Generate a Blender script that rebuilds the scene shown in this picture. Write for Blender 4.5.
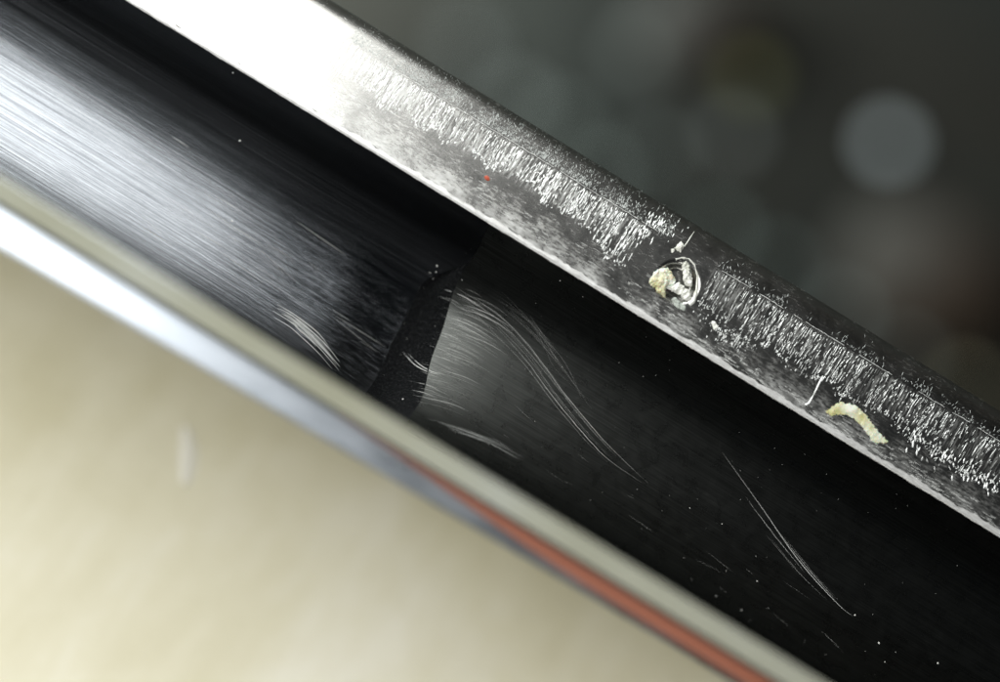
import bpy, math, random
from mathutils import Vector, Matrix
from mathutils import noise as mnoise
from mathutils.bvhtree import BVHTree
from mathutils.geometry import delaunay_2d_cdt

for o in list(bpy.data.objects):
    bpy.data.objects.remove(o, do_unlink=True)
scene = bpy.context.scene
C = scene.collection
R = math.radians

# ------------------------------------------------------------------ frame
# Working frame in millimetres: a = along the channel, p = across it,
# w = towards the viewer's side.  Built at real size (metres) in the world.
MM = 0.001
TILT = R(60.0)
SE, CE = math.sin(TILT), math.cos(TILT)
TABLE_DROP = 9.0
def W(a, p, w):
    return Vector((a, SE * p - CE * w, CE * p + SE * w + TABLE_DROP)) * MM
def INV(x, y, z):
    z -= TABLE_DROP
    return (x, SE * y + CE * z, SE * z - CE * y)
def D(a, p, w):
    return Vector((a, SE * p - CE * w, CE * p + SE * w)).normalized()

# ------------------------------------------------------------------ camera
FOC = 50.0            # mm, lens to focus plane
WID = 25.0            # mm, width of the focus plane in view
ROLL = R(31.55)
cam_d = bpy.data.cameras.new('camera')
cam = bpy.data.objects.new('camera', cam_d); C.objects.link(cam)
scene.camera = cam
r_ = (D(1, 0, 0) * math.cos(ROLL) + D(0, 1, 0) * math.sin(ROLL)).normalized()
u_ = (D(0, 1, 0) * math.cos(ROLL) - D(1, 0, 0) * math.sin(ROLL)).normalized()
b_ = D(0, 0, 1)
m = Matrix((r_, u_, b_)).transposed().to_4x4()
m.translation = W(0, 0, FOC)
cam.matrix_world = m
cam_d.sensor_width = 36.0
cam_d.lens = 36.0 * FOC / WID
cam_d.clip_start = 0.001
cam_d.clip_end = 20.0
cam_d.dof.use_dof = True
cam_d.dof.focus_distance = (FOC + 0.5) * MM
cam_d.dof.aperture_fstop = cam_d.lens / 4.0

# ------------------------------------------------------------------ world, lamps, exposure
world = bpy.data.worlds.new('World'); scene.world = world
world.use_nodes = True
world.node_tree.nodes['Background'].inputs[0].default_value = (0.85, 0.95, 1.0, 1)
world.node_tree.nodes['Background'].inputs[1].default_value = 0.02

def area(name, pos, target, sx, sy, radiance, col):
    l = bpy.data.lights.new(name, 'AREA'); l.shape = 'RECTANGLE'
    l.size = sx * MM; l.size_y = sy * MM
    l.energy = radiance * math.pi * sx * sy * MM * MM
    l.color = col
    o = bpy.data.objects.new(name, l); C.objects.link(o)
    P = W(*pos); T = W(*target)
    z = (P - T).normalized()
    x = D(1, 0, 0); x = (x - z * x.dot(z)).normalized()
    y = z.cross(x)
    mm = Matrix((x, y, z)).transposed().to_4x4(); mm.translation = P
    o.matrix_world = mm
    return o
area('lamp_panel', (-50, 38, 54), (-4, 0, 0), 72, 108, 5.8, (1.0, 1.0, 0.975))
area('front_fill', (4, -84, 62), (2, -12, -4), 90, 40, 8.4, (1.0, 0.97, 0.92))  # added fill without a seen source, brightens the table under the near rim
# added unseen light that washes the backdrop from the left
area('backdrop_wash', INV(-46, 42, -10), INV(-24, 55, -12), 10, 160, 34.0, (.88, 1.0, .92))

scene.view_settings.view_transform = 'Standard'
scene.view_settings.look = 'None'
scene.view_settings.gamma = 1.0
scene.view_settings.use_curve_mapping = False
scene.view_settings.exposure = 0.0
scene.render.engine = 'CYCLES'
scene.cycles.use_denoising = True
scene.cycles.sample_clamp_indirect = 4.0
scene.cycles.max_bounces = 8
scene.cycles.caustics_reflective = True
scene.cycles.blur_glossy = 0.5

# ------------------------------------------------------------------ helpers
random.seed(7)
EYE = Vector((0, 0, FOC))
PX = WID / 1000.0
def pxdir(x, y):
    dx, dy = (x - 500) * PX, (341 - y) * PX
    a = dx * math.cos(ROLL) - dy * math.sin(ROLL)
    p = dx * math.sin(ROLL) + dy * math.cos(ROLL)
    return (Vector((a, p, 0)) - EYE).normalized()

def link(name, verts, faces, mat, parent=None, uvs=None, smooth=False, raw=False):
    me = bpy.data.meshes.new(name)
    me.from_pydata([tuple(v) if raw else tuple(W(*v)) for v in verts], [], faces)
    if uvs:
        uv = me.uv_layers.new(name='UVMap')
        for l in me.loops:
            uv.data[l.index].uv = uvs[l.vertex_index]
    if smooth:
        me.polygons.foreach_set('use_smooth', [True] * len(me.polygons))
    if mat: me.materials.append(mat)
    me.update()
    o = bpy.data.objects.new(name, me); C.objects.link(o)
    if parent is not None:
        o.parent = parent
        o.matrix_parent_inverse = parent.matrix_world.inverted()
    return o

def tag(o, label=None, cat=None, group=None, kind=None):
    for k, v in (('label', label), ('category', cat), ('group', group), ('kind', kind)):
        if v: o[k] = v
    return o

def empty(name, loc):
    o = bpy.data.objects.new(name, None); C.objects.link(o)
    o.empty_display_size = 0.002
    o.location = loc
    o.matrix_world = Matrix.Translation(loc)
    return o

def grid(rows):
    n, k = len(rows), len(rows[0])
    v = [q for r in rows for q in r]
    f = [(i * k + j, (i + 1) * k + j, (i + 1) * k + j + 1, i * k + j + 1) for i in range(n - 1) for j in range(k - 1)]
    return v, f

def lin(a, b, n): return [a + (b - a) * i / (n - 1) for i in range(n)]
def sstep(a, b, x):
    t = max(0.0, min(1.0, (x - a) / (b - a))); return t * t * (3 - 2 * t)

class NT:
    def __init__(s, name):
        s.m = bpy.data.materials.new(name); s.m.use_nodes = True
        s.t = s.m.node_tree; s.b = s.t.nodes['Principled BSDF']
    def n(s, kind, **kw):
        d = s.t.nodes.new(kind)
        for k, v in kw.items():
            if k.startswith('i_'): d.inputs[k[2:].replace('_', ' ')].default_value = v
            else: setattr(d, k, v)
        return d
    def l(s, a, b): s.t.links.new(a, b)
    def uv(s, sx=1, sy=1, rot=0, obj=False, off=(0, 0, 0)):
        c = s.n('ShaderNodeTexCoord'); mp = s.n('ShaderNodeMapping')
        mp.inputs['Scale'].default_value = (sx, sy, sx if obj else 1)
        mp.inputs['Rotation'].default_value = (0, 0, rot)
        mp.inputs['Location'].default_value = off
        s.l(c.outputs['Object' if obj else 'UV'], mp.inputs[0]); return mp.outputs[0]
    def noise(s, vec, scale, detail=4, rough=.55, dist=0):
        d = s.n('ShaderNodeTexNoise'); d.inputs['Scale'].default_value = scale
        d.inputs['Detail'].default_value = detail; d.inputs['Roughness'].default_value = rough
        d.inputs['Distortion'].default_value = dist
        s.l(vec, d.inputs['Vector']); return d.outputs['Fac']
    def ramp(s, fac, *stops):
        d = s.n('ShaderNodeValToRGB'); e = d.color_ramp.elements
        while len(e) < len(stops): e.new(.5)
        for q, (pos, c) in zip(e, stops):
            q.position = pos; q.color = c if len(c) == 4 else (*c, 1)
        s.l(fac, d.inputs[0]); return d.outputs[0]
    def math(s, op, a, b=None):
        d = s.n('ShaderNodeMath', operation=op)
        for i, q in enumerate((a, b)):
            if q is None: continue
            if isinstance(q, (int, float)): d.inputs[i].default_value = q
            else: s.l(q, d.inputs[i])
        return d.outputs[0]
    def mapr(s, v, a, b, c, d2):
        d = s.n('ShaderNodeMapRange')
        for i, q in enumerate((a, b, c, d2)): d.inputs[1 + i].default_value = q
        s.l(v, d.inputs[0]); return d.outputs[0]
    def mix(s, f, a, b):
        d = s.n('ShaderNodeMix', data_type='RGBA')
        for i, q in ((0, f), (6, a), (7, b)):
            if isinstance(q, (tuple, list)): d.inputs[i].default_value = (*q, 1) if len(q) == 3 else q
            elif isinstance(q, (int, float)): d.inputs[i].default_value = q
            else: s.l(q, d.inputs[i])
        return d.outputs[2]
    def bump(s, h, dist, strength=1.0):
        d = s.n('ShaderNodeBump'); d.inputs['Distance'].default_value = dist
        d.inputs['Strength'].default_value = strength
        s.l(h, d.inputs['Height']); s.l(d.outputs[0], s.b.inputs['Normal'])
    def set(s, **kw):
        for k, v in kw.items():
            i = s.b.inputs[k.replace('_', ' ')]
            if hasattr(v, 'is_linked') or hasattr(v, 'links'): s.l(v, i)
            else: i.default_value = v if not isinstance(v, tuple) or len(v) == 4 else (*v, 1)

def plain(name, col, rough=.5, metal=0.0, **kw):
    t = NT(name); t.set(Base_Color=col, Roughness=rough, Metallic=metal, **kw); return t.m

# ------------------------------------------------------------------ materials
t = NT('polished metal')
base = t.uv()
fine = t.noise(t.uv(4.5, 16), 1.0, 7, .75)
cloud = t.noise(base, 1.3, 5, .6, .6)
grit = t.noise(base, 60, 3, .6)
sep = t.n('ShaderNodeSeparateXYZ'); t.l(base, sep.inputs[0])
lipband = t.mapr(sep.outputs[1], 2.5, 3.4, 1.3, 0.0)
scuff = t.math('MULTIPLY', t.mapr(t.math('ADD', fine, t.math('MULTIPLY', lipband, .16)), .54, .80, 0, 1), t.mapr(cloud, .35, .6, 0.15, 1))
pb = t.math('MULTIPLY', t.mapr(sep.outputs[1], 3.50, 3.70, 0, 1), t.mapr(sep.outputs[1], 4.40, 4.44, 1, 0))
gapm = t.math('MAXIMUM', t.mapr(sep.outputs[0], 1.5, 1.75, 1, 0), t.mapr(sep.outputs[0], 3.6, 3.75, 0, 1))
comb = t.noise(t.uv(16, 1.6), 1.0, 4, .7)
band = t.math('MULTIPLY', t.math('MULTIPLY', pb, gapm), t.mapr(comb, .46, .68, 0, .7))
scuff = t.math('MAXIMUM', scuff, band)
t.set(Metallic=t.math('SUBTRACT', 1.0, t.math('MULTIPLY', scuff, .25)), Base_Color=t.mix(scuff, (.42, .42, .405), (.60, .61, .60)),
      Roughness=t.math('ADD', t.mapr(cloud, .3, .7, .20, .27), t.math('MULTIPLY', scuff, .18)))
t.bump(t.math('ADD', t.math('MULTIPLY', scuff, .5), t.math('MULTIPLY', grit, .10)), .000004, .5)
M_POL = t.m

t = NT('worn edge metal')
f1 = t.noise(t.uv(3, 26), 1.0, 6, .7)
f2 = t.noise(t.uv(9, 14), 1.0, 4, .7)
k = t.mapr(t.math('ADD', f1, t.math('MULTIPLY', f2, .5)), .6, .95, 0, 1)
t.set(Metallic=.5, Base_Color=t.mix(k, (.60, .60, .59), (.88, .89, .88)), Roughness=t.mapr(k, 0, 1, .34, .58))
t.bump(f1, .00001, .5)
M_EDGE = t.m

t = NT('brushed bore metal')
b1 = t.noise(t.uv(.10, 34), 1.0, 5, .75)
b2 = t.noise(t.uv(.35, 90), 1.0, 3, .7)
b3 = t.noise(t.uv(.05, 5), 1.0, 3, .6)
gr = t.noise(t.uv(), 45, 3, .7)
h = t.math('ADD', t.math('MULTIPLY', b1, .9), t.math('MULTIPLY', b2, .55))
col = t.mix(t.mapr(h, .56, .88, 0, 1), (.045, .050, .058), (.30, .318, .34))
sx = t.n('ShaderNodeSeparateXYZ'); t.l(t.uv(), sx.inputs[0])
col = t.mix(t.mapr(t.math('ADD', sx.outputs[1], t.math('MULTIPLY', b3, .8)), 4.3, 5.3, 1, 0), col, (.05, .054, .058))
t.set(Metallic=1.0, Base_Color=col, Roughness=t.mapr(t.math('ADD', b1, t.math('MULTIPLY', b3, .6)), .5, 1.1, .15, .25),
      Anisotropic=.88, Anisotropic_Rotation=.25)
tg = t.n('ShaderNodeTangent', direction_type='UV_MAP'); t.l(tg.outputs[0], t.b.inputs['Tangent'])
t.bump(h, .000009, .45)
M_BRUSH = t.m

t = NT('rough shoulder metal')
g1 = t.noise(t.uv(), 7, 5, .7)
g2 = t.noise(t.uv(), 22, 4, .75)
t.set(Metallic=1.0, Base_Color=t.mix(t.mapr(g2, .52, .72, 0, 1), (.006, .0065, .007), (.06, .062, .063)), Roughness=.42)
t.bump(t.math('ADD', g1, g2), .00005, .8)
M_SHO = t.m

t = NT('smooth bore metal')
c1 = t.noise(t.uv(.25, 22), 1.0, 5, .7)
c2 = t.noise(t.uv(), 2.2, 4, .6, .5)
c3 = t.noise(t.uv(), 50, 3, .7)
t.set(Metallic=1.0, Base_Color=t.mix(t.mapr(c1, .4, .7, 0, 1), (.056, .059, .056), (.10, .105, .10)),
      Roughness=t.mapr(c2, .3, .7, .26, .31))
t.bump(t.math('ADD', t.math('MULTIPLY', c1, .7), t.math('MULTIPLY', c3, .15)), .000006, .6)
M_SMO = t.m

t = NT('near rim metal')
nn = t.noise(t.uv(.5, 6), 1.0, 4, .6)
t.set(Metallic=1.0, Base_Color=t.mix(nn, (.38, .41, .425), (.48, .51, .53)), Roughness=t.mapr(nn, .3, .7, .06, .11))
M_RIM = t.m
t = NT('ledge metal')
nn = t.noise(t.uv(.6, 5), 1.0, 4, .6)
t.set(Metallic=1.0, Base_Color=t.mix(nn, (.34, .375, .42), (.45, .485, .53)), Roughness=t.mapr(nn, .3, .7, .26, .36))
M_LEDGE = t.m

M_NIW = plain('shade black', (.012, .012, .012), .6)  # flat black put in for shade on the hidden wall and groove
M_SCR = plain('burnished scratch metal', (.82, .84, .83), .42, .55)
M_SPK = plain('dull speckle metal', (.40, .42, .41), .45, .6)
M_SCRF = plain('fine scratch metal', (.72, .73, .71), .4, .5)
M_GLINT = plain('dull glint metal', (.36, .37, .36), .5, .75)
M_DUST = plain('pale dust', (.8, .8, .76), .7)
t = NT('frosted resin yellow')
q = t.noise(t.uv(obj=True, sx=1500, sy=1500), 1.0, 4, .6)
t.set(Base_Color=t.ramp(q, (.38, (.50, .48, .24)), (.50, (.62, .62, .45)), (.62, (.74, .76, .69))), Roughness=.28,
      Subsurface_Weight=.25, Subsurface_Scale=.0002)
t.bump(q, .00006, .5); M_YEL = t.m
t = NT('frosted resin white')
q = t.noise(t.uv(obj=True, sx=4000, sy=4000), 1.0, 4, .6)
t.set(Base_Color=t.ramp(q, (.35, (.56, .57, .51)), (.65, (.80, .81, .77))), Roughness=.4)
t.bump(q, .00005, .4); M_WHT = t.m
M_RED = plain('rust red', (.45, .08, .04), .6)
t = NT('painted red reflection')  # colour of a reflection, painted on as a solid red
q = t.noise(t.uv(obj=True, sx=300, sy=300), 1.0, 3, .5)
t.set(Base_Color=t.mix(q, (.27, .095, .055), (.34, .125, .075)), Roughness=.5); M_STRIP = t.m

t = NT('cream tabletop')
ob = t.uv(obj=True, sx=1000, sy=1000)
n1 = t.noise(ob, .12, 4, .6, .5)
n2 = t.noise(t.uv(obj=True, sx=1000, sy=250, rot=R(25)), .35, 3, .6)
n3 = t.noise(ob, 2.0, 3, .6)
k = t.math('ADD', t.math('MULTIPLY', n1, .55), t.math('ADD', t.math('MULTIPLY', n2, .4), t.math('MULTIPLY', n3, .05)))
t.set(Base_Color=t.ramp(k, (.36, (.61, .575, .41)), (.5, (.69, .66, .51)), (.62, (.77, .75, .64))), Roughness=.6)
M_TAB = t.m
t = NT('dark backdrop')
n1 = t.noise(t.uv(obj=True, sx=1000, sy=1000), .05, 2, .5)
n2 = t.noise(t.uv(obj=True, sx=1000, sy=1000, off=(9, 4, 2)), .07, 2, .5)
t.set(Base_Color=t.mix(t.mapr(n1, .4, .65, 0, 1), t.mix(t.mapr(n2, .45, .6, 0, 1), (.009, .010, .009), (.019, .021, .019)), (.014, .011, .008)), Roughness=.8)
M_BACK = t.m

# ------------------------------------------------------------------ setting
def slab(name, x0, x1, y0, y1, z0, z1, mat):
    vs = [(x, y, z) for z in (z0, z1) for y in (y0, y1) for x in (x0, x1)]
    vs = [tuple(c * MM for c in v) for v in vs]
    fs = [(0, 2, 3, 1), (4, 5, 7, 6), (0, 1, 5, 4), (2, 6, 7, 3), (0, 4, 6, 2), (1, 3, 7, 5)]
    return link(name, vs, fs, mat, raw=True)
table = slab('tabletop', -220, 220, -220, 12, -18, 0, M_TAB)
tag(table, 'smooth cream tabletop lying out of focus below the metal channel', kind='structure')
WALL_Y = 55.0
wall = slab('backdrop', -500, 500, WALL_Y, WALL_Y + 6, -600, 260, M_BACK)
tag(wall, 'dark blurred backdrop far behind the metal channel', kind='structure')

# ------------------------------------------------------------------ the channel
root = empty('metal_channel', W(0, -2.7, -8.83))
tag(root, 'polished metal channel with brushed hollow, lying diagonally on the cream tabletop', 'channel')
A0, A1 = -24.0, 24.0
CP, CW, RB = -0.4, 2.57, 3.771
PHI0 = math.atan2(-CW, 2.36 - CP)
PHI1 = R(-145)
def h_step(phi): return .50 * sstep(R(58), R(130), -phi)
def aL(phi): return aR(phi) - .02 - (.86 + .03 * math.sin(phi * 7)) * sstep(R(62), R(84), -phi) - .46 * sstep(R(72), R(138), -phi)
def aR(phi): return -1.72 + .84 * sstep(R(62), R(138), -phi) + .03 * math.sin(phi * 11)
def bore_pt(a, phi, h):
    r = RB - h
    return (a, CP + r * math.cos(phi), CW + r * math.sin(phi))
PH = lin(PHI0, PHI1, 90)
def hL(a, phi):     # left bore: dips towards the shoulder, shaped to darken gradually there
    return -.10 * sstep(-2.0, .6, a - aL(phi)) * sstep(R(58), R(88), -phi) - .19 * sstep(-5.6, 1.0, a - aL(phi)) * sstep(R(46), R(75), -phi)
def hR(a, phi):
    d = a - aR(phi)
    return h_step(phi) + .25 * (1 - math.exp(-max(d, 0) / 2.2)) * sstep(R(56), R(85), -phi)
rows = []; uv = []
for i in range(61):
    r = []
    for ph in PH:
        s = 1 - (1 - i / 60) ** 1.6
        a = A0 + (aL(ph) - A0) * s
        r.append(bore_pt(a, ph, hL(a, ph))); uv.append((a, -ph * RB))
    rows.append(r)
v, f = grid(rows); bore_l = link('brushed_bore', v, f, M_BRUSH, root, uv, True)
GV, GF = list(v), [tuple(q) for q in f]
rows = []; uv = []
for i in range(9):
    s = i / 8; r = []
    for ph in PH:
        a = aL(ph) + (aR(ph) - aL(ph)) * s
        h0, h1 = hL(aL(ph), ph), hR(aR(ph), ph)
        hh = h0 + (h1 - h0) * (s ** 1.5) - .07 * math.sin(math.pi * min(1, s * 1.6)) * sstep(R(60), R(85), -ph) * (s < .63)
        r.append(bore_pt(a, ph, hh)); uv.append((a, -ph * RB))
    rows.append(r)
v, f = grid(rows); sho = link('bore_shoulder', v, f, M_SHO, root, uv, True)
k0 = len(GV); GV += v; GF += [tuple(i + k0 for i in q) for q in f]
rows = []; uv = []
for i in range(91):
    s = (i / 90) ** 1.8; r = []
    for ph in PH:
        a = aR(ph) + (A1 - aR(ph)) * s
        r.append(bore_pt(a, ph, hR(a, ph))); uv.append((a, -ph * RB))
    rows.append(r)
v, f = grid(rows); bore_r = link('smooth_bore', v, f, M_SMO, root, uv, True)
k0 = len(GV); GV += v; GF += [tuple(i + k0 for i in q) for q in f]

# worn inner edge of the far rim, slightly ragged
def ragged(a): return .018 * math.sin(a * 3.1) + .014 * math.sin(a * 7.7 + 1) + .010 * math.sin(a * 17.3) + .008 * math.sin(a * 31)
AL = lin(A0, A1, 480)
LIP_P, LIP_W = 2.50, 0.0
rows = []; uv = []
for a in AL:
    n1 = ragged(a)
    r = [(a, 2.36 - max(0, n1) * .35, 0.0), (a, 2.385, .014), (a, 2.43 + n1 * .4, .014), (a, LIP_P + n1, LIP_W - n1 * .18)]
    rows.append(r); uv += [(a, q[1]) for q in r]
v, f = grid(rows); lip = link('worn_edge', v, f, M_EDGE, root, uv, True)
k0 = len(GV); GV += v; GF += [tuple(i + k0 for i in q) for q in f]

# land + rounded outside of the far wall
OUTR = 1.6
prof = []
for s in lin(0, 1, 40): prof.append((LIP_P + (4.38 - LIP_P) * s, LIP_W - .37 * s - .03 * s * s))
def out_arc(ang):
    r1, b0, b1 = OUTR, R(12), R(32)
    b = min(ang, b1)
    p, w = 4.38 + r1 * (math.sin(b) - math.sin(b0)), -.41 + r1 * (math.cos(b) - math.cos(b0))
    if ang > b1: p += .55 * (math.sin(ang) - math.sin(b1)); w += .55 * (math.cos(ang) - math.cos(b1))
    return p, w
for ang in lin(12, 86, 22)[1:]: prof.append(out_arc(R(ang)))
prof += [(5.17, -2.6), (5.25, -6.0), (4.8, -8.4), (2.7, -10.1), (-1.0, -9.815), (-4.3, -7.91), (-4.0, -2.0), (-4.0, 2.8)]
PIT = (3.02, 3.58)
def pit(a, p):
    d = math.hypot((a - PIT[0]) / .60, (p - PIT[1]) / .56)
    return -.22 * (1 - sstep(.55, 1.0, d))
alist = lin(A0, 2.2, 60)[:-1] + lin(2.2, 3.9, 60)[:-1] + lin(3.9, A1, 50)
rows = []; uv = []
for a in alist:
    r = []
    n1 = ragged(a)
    for j, (pp, ww) in enumerate(prof):
        if j == 0: r.append((a, LIP_P + n1, LIP_W - n1 * .18))
        else: r.append((a, pp, ww + (pit(a, pp) if 0 < j < 40 else 0)))
        uv.append((a, pp))
    rows.append(r)
v, f = grid(rows); body = link('far_wall', v, f, M_POL, root, uv, True)
k0 = len(GV); GV += v; GF += [tuple(i + k0 for i in q) for q in f]

# near rim
def nrim(a):
    out = -4.30 + .42 * max(0, min(1, (a + 14) / 23.6))
    cp = -3.38
    return [bore_pt(a, PHI1, hL(a, PHI1) if a < aL(PHI1) else h_step(PHI1)), (a, -3.2, 2.2), (a, -2.80, 4.38), (a, -2.745, 4.50), (a, -2.76, 4.51), (a, -2.90, 4.343), (a, -3.12, 4.081), (a, -3.31, 3.855),
            (a, -3.36, 3.70), (a, cp, 3.36), (a, cp - .06, 3.375),
            (a, out + .10, 3.375 + (cp - .06 - out - .10) * .20), (a, out, 3.375 + (cp - out) * .17), (a, out + .02, 3.2), (a, -3.9 + .35 * max(0, min(1, (a + 14) / 23.6)), 2.8), (a, -4.0, 2.0)]
rows = []; uv = []
for a in lin(A0, A1, 120):
    r = nrim(a); rows.append(r); uv += [(a + 3, 20 + j * .3) for j in range(len(r))]
k = len(rows[0])
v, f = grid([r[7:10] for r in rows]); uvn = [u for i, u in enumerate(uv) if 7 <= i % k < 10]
link('rim_groove_shade', v, f, M_NIW, root, uvn, False)  # black colour stands in for shade in the crease
v, f = grid([r[2:8] for r in rows]); uvn = [u for i, u in enumerate(uv) if 2 <= i % k < 8]
near = link('near_rim', v, f, M_RIM, root, uvn, False)
v, f = grid([r[9:] for r in rows]); uvn = [u for i, u in enumerate(uv) if i % k >= 9]
link('outer_ledge', v, f, M_LEDGE, root, uvn, False)
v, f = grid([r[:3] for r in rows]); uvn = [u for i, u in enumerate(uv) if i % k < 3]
link('near_inner_wall', v, f, M_NIW, root, uvn, True)  # blacked so it throws no light onto the far bore wall
# end faces
for aa in (A0, A1):
    hx = hL if aa < 0 else hR
    loop = [bore_pt(aa, ph, hx(aa, ph)) for ph in PH[1:]] + nrim(aa)[1:13] + [(aa, q[0], q[1]) for q in reversed(prof[62:-1])] + [(aa, q[0], q[1]) for q in reversed(prof[:62])] + [(aa, 2.36, 0)]
    link('end_face', loop, [tuple(range(len(loop)))], M_POL, root)

bvh = BVHTree.FromPolygons([Vector(q) for q in GV], GF)
def hit(x, y):
    loc, nor, i, d = bvh.ray_cast(EYE, pxdir(x, y))
    if loc is None: return None, None
    if nor.dot(EYE - loc) < 0: nor = -nor
    return loc, nor

def ridge(pts, nors, widths, height):
    """thin raised strip along points lying on a surface"""
    V, F = [], []
    n = len(pts)
    for i in range(n):
        tg = (pts[min(i + 1, n - 1)] - pts[max(i - 1, 0)])
        sd = tg.cross(nors[i]).normalized() * widths[i] * .5
        V += [pts[i] - sd - nors[i] * .002, pts[i] + nors[i] * height * (.3 + .7 * min(1, widths[i] / max(widths))), pts[i] + sd - nors[i] * .002]
    for i in range(n - 1):
        k = i * 3
        F += [(k, k + 3, k + 4, k + 1), (k + 1, k + 4, k + 5, k + 2)]
    return V, F

class Bag:
    def __init__(s): s.v, s.f = [], []
    def add(s, v, f):
        k = len(s.v); s.v += v; s.f += [tuple(i + k for i in q) for q in f]

def scratch_px(pts, width, height=.004, n=12, jit=0.0):
    """scratch through picture points, laid on the real surface; smooth (Catmull-Rom)"""
    P = [pts[0]] + list(pts) + [pts[-1]]
    L, N, Wd = [], [], []
    for k in range(n):
        tt = k / (n - 1) * (len(pts) - 1); i = min(int(tt), len(pts) - 2); u = tt - i
        p0, p1, p2, p3 = P[i], P[i + 1], P[i + 2], P[i + 3]
        xy = [.5 * (2 * p1[c] + (p2[c] - p0[c]) * u + (2 * p0[c] - 5 * p1[c] + 4 * p2[c] - p3[c]) * u * u + (3 * p1[c] - p0[c] - 3 * p2[c] + p3[c]) * u ** 3) for c in (0, 1)]
        l, nn = hit(xy[0] + random.gauss(0, jit), xy[1] + random.gauss(0, jit))
        if l is None: continue
        L.append(l); N.append(nn); Wd.append(max(.05, math.sin(math.pi * (.06 + .88 * k / (n - 1)))) * width * PX)
    if len(L) < 2: return [], []
    return ridge(L, N, Wd, height)

def land_w(p):
    if p <= 4.38:
        s = (p - LIP_P) / (4.38 - LIP_P); return LIP_W - .37 * s - .03 * s * s, Vector((0, .21, .978)).normalized()
    lo, hi = R(12), R(80)
    for _ in range(22):
        md = (lo + hi) / 2
        if out_arc(md)[0] < p: lo = md
        else: hi = md
    return out_arc(lo)[1], Vector((0, math.sin(lo), math.cos(lo)))
def on_land(apx, ppx):
    """picture units along / across the channel -> point on the far land"""
    p = ppx * PX
    w, n = land_w(p)
    for _ in range(3):
        k = (FOC - w) / FOC; w, n = land_w(p * k)
    k = (FOC - w) / FOC
    return Vector((apx * PX * k, p * k, w)), n
def ap(x, y):
    dx, dy = x - 500, 341 - y
    return dx * math.cos(ROLL) - dy * math.sin(ROLL), dx * math.sin(ROLL) + dy * math.cos(ROLL)

rnd = random.Random(21)
def sliver(bag, a, p0, p1, wd, ht, lean=0.0):
    n = 3
    P, N, Wd = [], [], []
    for k in range(n):
        s = k / (n - 1)
        q, nn = on_land(a + lean * s, p0 + (p1 - p0) * s)
        P.append(q); N.append(nn); Wd.append((wd * (.45 if k != 1 else 1.0)) * PX)
    v, f = ridge(P, N, Wd, ht); bag.add(v, f)

def vnoise(seed):
    r = random.Random(seed); tab = [r.random() for _ in range(512)]
    def fn(x):
        i = math.floor(x); u = x - i; u = u * u * (3 - 2 * u)
        return tab[i % 512] * (1 - u) + tab[(i + 1) % 512] * u
    return fn
LINE = 176.0
def chatter(name, a0, a1, dens, top_line, seed, bot, fade, wmul):
    bag = Bag(); nz = vnoise(seed); nz2 = vnoise(seed + 5); nz3 = vnoise(seed + 9)
    a = a0
    big = vnoise(seed + 13); cl = [vnoise(seed + 20 + i) for i in range(4)]
    while a < a1:
        col = rnd.random() ** .7
        lo = bot(a) + (nz3(a * .06) - .5) * 12 + (nz(a * .33) - .5) * 7 + rnd.gauss(0, 1.6)
        end = min(1, (a - a0) / 16, (a1 - a) / 10)
        p = LINE - .5
        clump = big(a * .045)
        lean = rnd.gauss(-.3, .35)
        while p > lo:
            ln = rnd.uniform(1.2, 4.2) if rnd.random() < .75 else rnd.uniform(4, 13)
            u = (LINE - p) / max(1, LINE - lo)
            n2 = cl[0](a * .18 + 40) * .5 + cl[1](p * .22 + a * .05) * .5
            keep = dens * (.25 + .85 * col) * (.35 + .65 * end) * (.55 + .8 * clump * n2 * 1.6) * fade(a, u) * (1.25 if u < .12 else 1)
            if u > .8: keep *= .75
            if rnd.random() < keep:
                sliver(bag, a + rnd.gauss(0, .45) + lean * u, p, max(lo - 1.5, p - ln), rnd.uniform(.45, 1.3) * (.7 + .8 * col * clump) * wmul, rnd.uniform(.002, .008), rnd.gauss(-.2, .5))
            p -= ln * rnd.uniform(.75, 1.3)
        a += rnd.choice((.9, 1.2, 1.6, 2.3, 2.9)) * rnd.uniform(.7, 1.2)
    for _ in range(int((a1 - a0) * .55)):        # torn grit along the inner border
        a = rnd.uniform(a0, a1)
        p = bot(a) + (nz3(a * .06) - .5) * 12 - abs(rnd.gauss(0, 3.0)) + 2
        sliver(bag, a, p, p - rnd.uniform(.8, 2.6), rnd.uniform(.5, 1.6) * wmul, rnd.uniform(.003, .010), rnd.gauss(0, 1))
    # bright rubbed line at the outer border of the band
    a = a0 + 6
    while a < a1:
        ln = rnd.uniform(4, 16)
        if rnd.random() < top_line:
            pts = [on_land(a + ln * k / 3, LINE + .4 * nz(a * .2) + rnd.gauss(0, .25)) for k in range(4)]
            v, f = ridge([q[0] for q in pts], [q[1] for q in pts], [1.05 * PX * rnd.uniform(.6, 1.6)] * 4, .006); bag.add(v, f)
        a += ln * .8
    o = link(name, bag.v, bag.f, M_SCR, root); o['kind'] = 'stuff'; return o
chatter('scratch_band', -258, 68, 1.15, .95, 3, lambda a: 141 + 6 * sstep(-258, -150, a) - 16 * sstep(0, 45, a) + 6 * sstep(50, 68, a) + 12 * (a < -235), lambda a, s: 1.0, 1.45)
chatter('scratch_band', 146, 520, .80, .62, 11, lambda a: 142 - 9 * sstep(150, 180, a) + 3 * sstep(220, 330, a), lambda a, s: 1.0 if a < 300 else 1 - .35 * sstep(300, 480, a) * (s < .8), .85)
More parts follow.
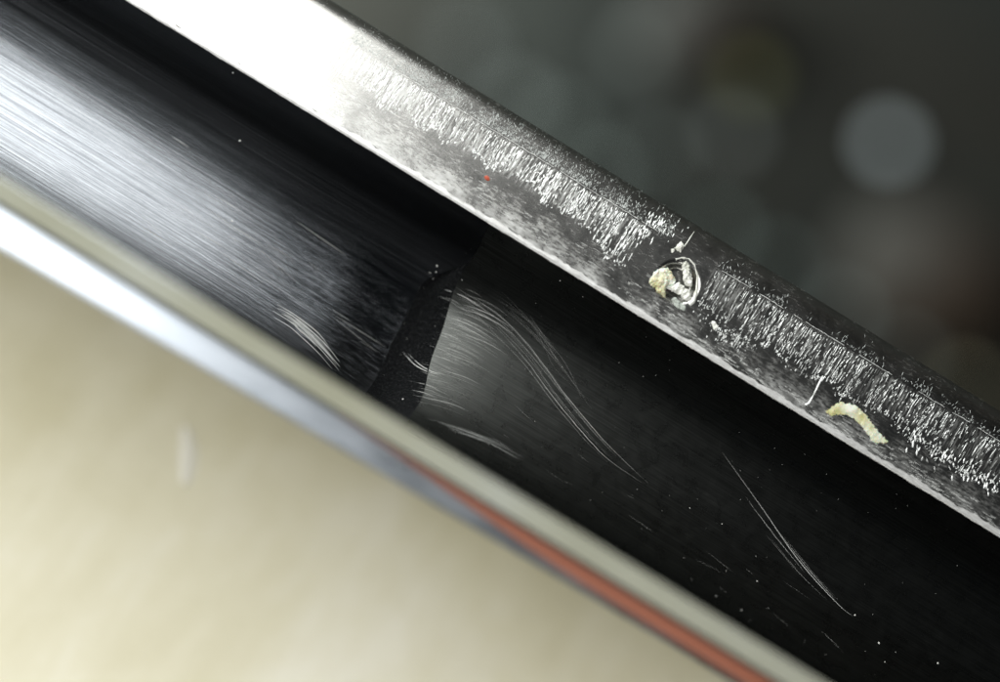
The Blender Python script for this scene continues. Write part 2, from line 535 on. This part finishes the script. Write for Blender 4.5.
# loose speckle just over the border
bag = Bag()
for (a0, a1, cnt, seed) in ((-285, 90, 2600, 4), (148, 520, 560, 8)):
    nz = vnoise(seed)
    for _ in range(cnt):
        a = rnd.uniform(a0, a1); d = rnd.expovariate(1 / (7.5 if a < 120 else 4.5))
        if d > 24 or nz(a * .06) * .9 + rnd.random() * .5 < (.42 if a < 120 else .6): continue
        p = LINE + 2.5 + d
        ln = rnd.uniform(.8, 4.0)
        sliver(bag, a, p, p - ln, rnd.uniform(.4, 1.1), rnd.uniform(.001, .0025), rnd.gauss(0, 1.2))
o = link('border_speckle', bag.v, bag.f, M_SPK, root); o['kind'] = 'stuff'
bag = Bag()
for _ in range(90):          # scattered end of the first band
    a = 60 + abs(rnd.gauss(0, 1)) * 13; p = LINE - 2 + rnd.gauss(0, 9) + (a - 60) * .35
    sliver(bag, a, p, p - rnd.uniform(1.5, 6), rnd.uniform(.7, 1.6), .005)
for _ in range(130):         # scuffed patches below the right band
    a = rnd.gauss(190, 16); p = 122 + rnd.gauss(0, 5) - (a - 190) * .1
    sliver(bag, a, p, p - rnd.uniform(.8, 3), rnd.uniform(.5, 1.2), .004)
for _ in range(240):         # scuffs towards the worn edge
    a = rnd.uniform(-270, 140); p = 104 + abs(rnd.gauss(0, 1)) * 13
    if p > 138: continue
    ln = rnd.uniform(2, 9)
    pts = [on_land(a + ln * k / 2, p + rnd.gauss(0, .3)) for k in range(3)]
    v, f = ridge([q[0] for q in pts], [q[1] for q in pts], [rnd.uniform(.3, .9) * PX] * 3, .003); bag.add(v, f)
for _ in range(260):
    a = rnd.uniform(120, 520); p = 101 + abs(rnd.gauss(0, 1)) * 6
    if p > 118: continue
    ln = rnd.uniform(2, 10)
    pts = [on_land(a + ln * k / 2, p + rnd.gauss(0, .3)) for k in range(3)]
    v, f = ridge([q[0] for q in pts], [q[1] for q in pts], [rnd.uniform(.3, .8) * PX] * 3, .003); bag.add(v, f)
for _ in range(60):          # rubbed bits at the far right
    a = rnd.uniform(400, 500); p = 134 + rnd.gauss(0, 5)
    sliver(bag, a, p, p - rnd.uniform(1.5, 5), rnd.uniform(1, 2.6), .008, rnd.uniform(0, 4))
o = link('scuff_speckle', bag.v, bag.f, M_SCR, root); o['kind'] = 'stuff'

# scratches inside the bore
bag = Bag()
rs = random.Random(5)
# fine combing over the shoulder edge
for i in range(120):
    s = i / 119
    x0 = 458 - 44 * s + rs.gauss(0, 4); y0 = 292 + 108 * s + rs.gauss(0, 3)
    ln = rs.uniform(10, 60) * (1 - .2 * s)
    sl = .42 - .18 * s
    x0 -= rs.uniform(-12, 4) if rs.random() < .88 else rs.uniform(4, 16)
    v, f = scratch_px([(x0, y0), (x0 + ln * .35, y0 + ln * .35 * sl * .75), (x0 + ln * .7, y0 + ln * .7 * sl), (x0 + ln, y0 + ln * sl * 1.25)], rs.choice([.2, .25, .3, .4, .65]), .003, 10)
    bag.add(v, f)
# long bundle bending down the bore
for i in range(13):
    o = rs.uniform(-10, 10); e = rs.gauss(0, 1.6); e2 = rs.gauss(0, 1.2)
    k0 = rs.choice([0, 0, 1, 2, 3]); k1 = rs.choice([3, 4, 5, 5, 6])
    pts = [(462 + o * .7, 296 + o), (497 - o * .2, 324 + o * 1.1 + e2), (528 - o * .35, 356 + o * .9), (556 - o * .5 + e, 392 + o * .6), (588 - o * .6 + e, 431 + o * .45), (614 - o * .55 + e, 458 + o * .4), (646 - o * .4 + e, 484 + e * .6)]
    v, f = scratch_px(pts[k0:k1 + 1], rs.choice([.22, .26, .3, .4, .75]), .003, 26, .15); bag.add(v, f)
for i in range(12):
    o = rs.uniform(-8, 8); k = rs.uniform(-6, 6)
    pts = [(500 + k, 300 + o), (532 + o * .3, 326 + o + k), (560 + k, 362 + o), (585 + o, 400 + o + k)]
    v, f = scratch_px(pts[rs.choice([0, 1]):rs.choice([3, 4])], rs.uniform(.16, .32), .002, 16, .1); bag.add(v, f)
# second bundle farther down
for i in range(5):
    o = (-11, -6, -2, 5, 8)[i]; w1 = rs.gauss(0, 1.2)
    pts = [(722 + o, 458 - o * .4), (748 + o + w1, 497), (776 + o * .95, 535 + w1), (806 + o * .9 - w1, 572), (832 + o * .8, 600), (854 + o * .7, 618)]
    k0 = rs.choice([0, 0, 1, 2]); k1 = rs.choice([3, 4, 4, 5])
    v, f = scratch_px(pts[k0:k1 + 1], rs.choice([.25, .3, .4, .7]), .003, 20, .1); bag.add(v, f)
v, f = scratch_px([(722, 452), (760, 505), (800, 562), (838, 604), (853, 616)], 1.0, .004, 26); bag.add(v, f)
# curved hook across the shoulder
for o in (0, 5):
    v, f = scratch_px([(403 + o, 352 + o * .3), (414 + o, 364), (426 + o, 371), (440 + o, 375)], 1.0, .004, 14); bag.add(v, f)
# faint hairs and brush strays, left bore
for i in range(26):
    x = rs.uniform(90, 360); y = 60 + (x - 60) * .62 + rs.gauss(62, 24)
    ln = rs.uniform(12, 70); a = R(31.5) + rs.gauss(0, .05) + (.12 if rs.random() < .2 else 0)
    v, f = scratch_px([(x, y), (x + ln * .5 * math.cos(a), y + ln * .5 * math.sin(a)), (x + ln * math.cos(a), y + ln * math.sin(a))], rs.uniform(.3, .7), .0025, 8)
    bag.add(v, f)
for i in range(14):
    x = rs.uniform(500, 860); y = 440 + (x - 500) * .6 + rs.gauss(-15, 28)
    ln = rs.uniform(6, 40); a = R(35) + rs.gauss(0, .12)
    v, f = scratch_px([(x, y), (x + ln * .5 * math.cos(a), y + ln * .5 * math.sin(a)), (x + ln * math.cos(a), y + ln * math.sin(a))], rs.uniform(.2, .4), .0012, 7)
    bag.add(v, f)
o = link('bore_scratches', bag.v, bag.f, M_SCRF, root); o['kind'] = 'stuff'
# raised strokes standing in for the curved glints beside the shoulder
def glint_ridge(pts, wd, ht, spread, cnt):
    bg = Bag()
    for i in range(cnt):
        o = rs.gauss(0, spread); k = rs.uniform(0, .35); e = rs.uniform(.6, 1)
        n = len(pts) - 1
        q = []
        for j in range(5):
            u = (k + (e - k) * j / 4) * n; ii = min(int(u), n - 1); u -= ii
            q.append((pts[ii][0] + (pts[ii + 1][0] - pts[ii][0]) * u - o * .5 + rs.gauss(0, .5), pts[ii][1] + (pts[ii + 1][1] - pts[ii][1]) * u + o * .8 + rs.gauss(0, .5)))
        v, f = scratch_px(q, wd * rs.uniform(.4, 1.2), ht, 14); bg.add(v, f)
    link('glint_ridge', bg.v, bg.f, M_GLINT, root, smooth=True)
glint_ridge([(272, 308), (296, 322), (320, 344), (340, 368)], 1.7, .005, 3.0, 14)
glint_ridge([(426, 418), (462, 431), (496, 443), (526, 460)], .8, .003, 2.8, 8)
# dust
bag = Bag()
def crumb(bag, c, n, r):
    tx = n.orthogonal().normalized(); ty = n.cross(tx)
    k = 5; ph = rnd.random() * 6
    ring = [c + (tx * math.cos(ph + 6.283 * i / k) + ty * math.sin(ph + 6.283 * i / k)) * r * rnd.uniform(.6, 1.2) for i in range(k)]
    bag.add(ring + [c + n * r * .8], [(i, (i + 1) % k, k) for i in range(k)])
for (x, y, r) in [(233, 73, 1.3), (240, 141, 1.6), (437, 266, 1.4), (436, 272, 1.0), (433, 279, .8), (560, 281, .9), (403, 399, 1.5), (855, 615, 1.4), (879, 643, 1.8), (938, 663, 1.5), (757, 581, 1.2), (741, 610, 1.0), (722, 524, 1.0),
                  (716, 596, .8), (690, 508, .8), (756, 556, .8), (885, 662, .9), (232, 221, 1.2), (430, 273, .8), (462, 280, .8), (629, 284, .9), (768, 608, .7), (590, 500, .7)]:
    c, n = hit(x, y)
    if c is not None: crumb(bag, c, n, r * .72 * PX)
for _ in range(200):
    c, n = hit(rs.uniform(380, 960), rs.uniform(240, 680))
    if c is not None: crumb(bag, c, n, rs.uniform(.12, .38) * PX)
o = link('dust_specks', bag.v, bag.f, M_DUST); tag(o, 'fine pale dust specks scattered inside the dark hollow of the channel', 'dust', kind='stuff')

# ------------------------------------------------------------------ pit, crystals, flakes
Z3 = lambda x, y: (620 + x / 7.107, 220 + y / 7.107)
v, f = [], []
pts = [Z3(*q) for q in [(395, 280), (440, 268), (490, 276), (530, 320), (552, 400), (545, 500), (525, 575), (492, 604)]]
L = [on_land(*ap(*q)) for q in pts]
fp, fn = [], []
for i in range(len(L) - 1):
    for s in (0, .33, .66): fp.append(L[i][0].lerp(L[i + 1][0], s)); fn.append(L[i][1])
fp.append(L[-1][0]); fn.append(L[-1][1])
nz = vnoise(77)
v, f = ridge(fp, fn, [(.5 + 2.6 * nz(i * .8) + (1.8 if i > 14 else 0)) * PX for i in range(len(fp))], .03)
link('pit_rim', v, f, M_WHT, root, smooth=False)

def chunk(name, poly, mat, label, cat, height, lift=0.0, seed=0, group=None, rag=.34):
    r = random.Random(seed)
    B = []
    n0 = len(poly)
    for i in range(n0):
        x0, y0 = poly[i]; x1, y1 = poly[(i + 1) % n0]
        k = max(1, int(math.hypot(x1 - x0, y1 - y0) / 1.2))
        for q in range(k):
            B.append(Vector((x0 + (x1 - x0) * q / k + r.gauss(0, rag), y0 + (y1 - y0) * q / k + r.gauss(0, rag))))
    nb = len(B)
    xs = [q.x for q in B]; ys = [q.y for q in B]
    pts = list(B)
    stepp = max(.7, (max(xs) - min(xs)) / 16)
    y = min(ys)
    while y < max(ys):
        x = min(xs)
        while x < max(xs):
            q = Vector((x + r.uniform(-.35, .35) * stepp, y + r.uniform(-.35, .35) * stepp))
            if min((q - e).length for e in B) > stepp * .55: pts.append(q)
            x += stepp
        y += stepp
    cv, ce, cf, _, _, _ = delaunay_2d_cdt(pts, [], [list(range(nb))], 1, 1e-6)
    na, nb2 = vnoise(seed * 3 + 1), vnoise(seed * 3 + 2)
    V, F = [], []
    for q in cv:
        d = min((q - e).length for e in B)
        hh = height * (.45 + .55 * min(1, d / 2.2)) * (1.0 + .75 * mnoise.noise(Vector((q.x * .28, q.y * .28, seed * 3.7))) + .35 * mnoise.noise(Vector((q.x * .8, q.y * .8, seed)))) + r.gauss(0, height * .07)
        c, n = on_land(*ap(q.x, q.y)); V.append(c + n * (lift + hh))
    k = len(V)
    for q in cv:
        c, n = on_land(*ap(q.x, q.y)); V.append(c + n * (lift - .03))
    F = [tuple(q) for q in cf]
    cnt = {}
    for q in cf:
        for i in range(len(q)):
            e = (q[i], q[(i + 1) % len(q)]); cnt[e] = 1
    for (i, j) in list(cnt):
        if (j, i) not in cnt: F.append((j, i, i + k, j + k))
    o = link(name, V, F, mat); tag(o, label, cat, group); return o
chunk('resin_chunk', [Z3(*q) for q in [(205, 430), (235, 380), (275, 345), (340, 340), (372, 375), (398, 430), (380, 468), (330, 475), (322, 552), (265, 512), (215, 468)]], M_YEL,
      'yellowish frosted crumb filling the left half of the pit in the far rim', 'crumb', .12, -.06, 2)
chunk('resin_chunk', [Z3(*q) for q in [(330, 478), (385, 462), (420, 440), (450, 470), (485, 490), (512, 540), (500, 592), (468, 570), (430, 535), (380, 505)]], M_WHT,
      'milky white crumb at the lower side of the pit, below the upright sliver', 'crumb', .09, -.05, 3)
chunk('resin_sliver', [Z3(*q) for q in [(440, 320), (462, 296), (484, 310), (502, 370), (514, 440), (505, 474), (470, 468), (447, 430)]], M_WHT,
      'bright white sliver standing in the right half of the pit', 'sliver', .10, .01, 4)
chunk('resin_chip', [Z3(*q) for q in [(368, 565), (392, 550), (430, 585), (465, 620), (455, 642), (420, 636), (385, 605)]], plain('grey resin', (.42, .46, .42), .35),
      'small greyish chip lying just below the pit on the far rim', 'chip', .05, 0, 5)
Z6 = lambda x, y: (660 + x / 2.938, 225 + y / 2.938)
chunk('resin_flake', [Z6(*q) for q in [(486, 548), (505, 534), (530, 519), (552, 527), (578, 531), (600, 552), (622, 580), (645, 612), (668, 636), (648, 641), (628, 638), (610, 618), (592, 592), (570, 570), (545, 556), (518, 556), (500, 560)]], M_YEL,
      'long curved pale yellow flake stuck on the far rim near the right', 'flake', .030, 0, 6, rag=.6)
chunk('white_crumb', [Z3(*q) for q in [(384, 200), (410, 175), (436, 150), (448, 172), (464, 186), (448, 205), (428, 228), (402, 215)]], M_WHT,
      'tiny white crumb with a hair-like tail above the pit', 'crumb', .07, 0, 9)
cr = bpy.context.scene.objects['white_crumb']
pq = [on_land(*ap(*Z3(*q))) for q in [(455, 190), (475, 165), (500, 125), (527, 84)]]
v, f = ridge([q[0] for q in pq], [q[1] for q in pq], [1.6 * PX, 1.3 * PX, 1.3 * PX, .6 * PX], .03)
link('tail', v, f, M_WHT, cr)
chunk('white_grain', [Z3(*q) for q in [(364, 208), (380, 204), (388, 222), (376, 234), (364, 226)]], M_WHT,
      'round white grain beside the tiny crumb above the pit', 'grain', .05, 0, 10)
Z5 = lambda x, y: (780 + x / 7.107, 340 + y / 7.107)
pq = [on_land(*ap(*Z5(*q))) for q in [(306, 254), (285, 295), (262, 345), (240, 388), (222, 420), (205, 450), (180, 462)]]
v, f = ridge([q[0] for q in pq], [q[1] for q in pq], [x * PX for x in (1.2, 2.2, 2.0, 1.2, 1.8, 2.6, 2.2)], .02)
link('cross_scratch', v, f, M_SCR, root)
chunk('red_speck', [(484.6, 176.5), (487, 175.6), (489.5, 177), (489.8, 179.5), (487, 180.6), (485, 179.4)], M_RED,
      'tiny rust red speck on the far rim below the long scratch band', 'speck', .03, 0, 12)
chunk('white_grain', [(711, 322), (714, 321), (717, 324), (718, 328), (714, 330), (712, 326)], M_WHT,
      'small white grain on the far rim right below the pit', 'grain', .03, 0, 14)

# red reflection on the near rim's outer ledge, painted as a solid strip
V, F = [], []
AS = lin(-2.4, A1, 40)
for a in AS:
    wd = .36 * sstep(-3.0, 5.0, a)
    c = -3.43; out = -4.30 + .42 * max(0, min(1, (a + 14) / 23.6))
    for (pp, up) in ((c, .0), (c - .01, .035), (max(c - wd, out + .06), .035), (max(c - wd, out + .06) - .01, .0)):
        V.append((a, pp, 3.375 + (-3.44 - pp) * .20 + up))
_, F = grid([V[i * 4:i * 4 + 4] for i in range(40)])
strip = link('red_reflection', V, F, M_STRIP, root, smooth=False)
strip['label'] = 'painted red reflection along the outer ledge of the near rim'

# faint white smear on the tabletop
def table_px(x, y):
    d = pxdir(x, y); wd = D(*d); ow = W(*EYE)
    tt = -ow.z / wd.z; return ow + wd * tt
pq = [table_px(*q) for q in [(186, 428), (189, 446), (188, 464), (185, 484)]]
V, F = [], []
for i, q in enumerate(pq):
    s = Vector((1, .2, 0)) * (.00016, .00026, .00026, .00014)[i]
    V += [q - s, q + Vector((0, 0, .00006)), q + s]
for i in range(3): F += [(i * 3, i * 3 + 3, i * 3 + 4, i * 3 + 1), (i * 3 + 1, i * 3 + 4, i * 3 + 5, i * 3 + 2)]
sm = link('white_smear', V, F, plain('faint chalk', (.76, .745, .67), .7), table, raw=True)

# ------------------------------------------------------------------ out-of-focus lights on the backdrop
def back_px(x, y):
    wd = D(*pxdir(x, y)); ow = W(*EYE)
    tt = (WALL_Y * MM - ow.y) / wd.y; return ow + wd * tt
def bulb(x, y, dia, strength, col, label):
    c = back_px(x, y)
    mt = NT('lamp or tint glow'); mt.set(Base_Color=(.008, .008, .008), Roughness=.8, Emission_Color=col, Emission_Strength=strength)
    V, F = [], []
    n = 16
    for (rr, d) in ((1.0, 0), (1.0, .35), (.8, .75), (.42, .95)):
        for i in range(n):
            an = 6.2832 * i / n
            V.append(c + Vector((math.cos(an) * rr, -d, math.sin(an) * rr)) * dia * .5 * MM)
    V.append(c + Vector((0, -1, 0)) * dia * .5 * MM)
    for k in range(3):
        for i in range(n):
            j = (i + 1) % n; F.append((k * n + i, k * n + j, (k + 1) * n + j, (k + 1) * n + i))
    for i in range(n): F.append((3 * n + i, 3 * n + (i + 1) % n, 4 * n))
    o = link('distant_light', V, F, mt.m, smooth=True, raw=True)
    tag(o, label, 'light', 'blurred lights on the backdrop')
for b in [
    (890, 140, 1.76, 0.66, (.82, .95, .96), 'brightest blurred white light disc in the dark upper right'),
    (846, 308, 1.6, 0.341, (.8, 1, .95), 'dim grey light disc below the brightest one, near the right scratch band'),
    (908, 352, 1.44, 0.223, (.8, 1, .95), 'faint grey light disc touching the outer side of the right scratch band'),
    (735, 132, 1.6, 0.248, (.85, .95, .9), 'faint grey light disc directly left of the brightest one'),
    (752, 74, 1.76, 0.186, (.8, .85, .35), 'faint olive light disc near the top'),
    (602, 170, 1.36, 0.341, (.8, 1, .9), 'pale grey light disc just above the long scratch band'),
    (722, 228, 1.44, 0.31, (.75, 1, .9), 'dim greenish light disc above the pit'),
    (966, 384, 1.36, 0.372, (1, .95, .6), 'dim yellowish light disc by the right edge of the picture'),
    (640, 50, 2.08, 0.174, (.85, 1, .9), 'faint wide grey light disc near the top middle'),
    (520, 100, 1.92, 0.31, (.85, 1, .92), 'soft grey light disc over the start of the long scratch band'),
    (470, 40, 2.08, 0.217, (.85, 1, .95), 'soft grey light disc beside the white glare'),
    (565, 120, 1.76, 0.217, (.8, 1, .9), 'soft grey light disc between two others above the long scratch band'),
    (660, 150, 1.76, 0.174, (.85, 1, .9), 'very dim grey light disc amid the dark upper middle'),
    (780, 262, 1.44, 0.217, (.75, 1, .92), 'dim grey light disc above the start of the right scratch band'),
    (925, 262, 10.4, 0.022, (1, .68, .42), 'wide dim brown tint, added as a glow, below the brightest disc'),  # glowing dome added to tint the backdrop brown, no lamp there
    (700, 20, 7.2, 0.01, (1, .55, .25), 'wide dim brown tint, added as a glow, at the top edge'),  # another added dome for the brown tint
]: bulb(*b)
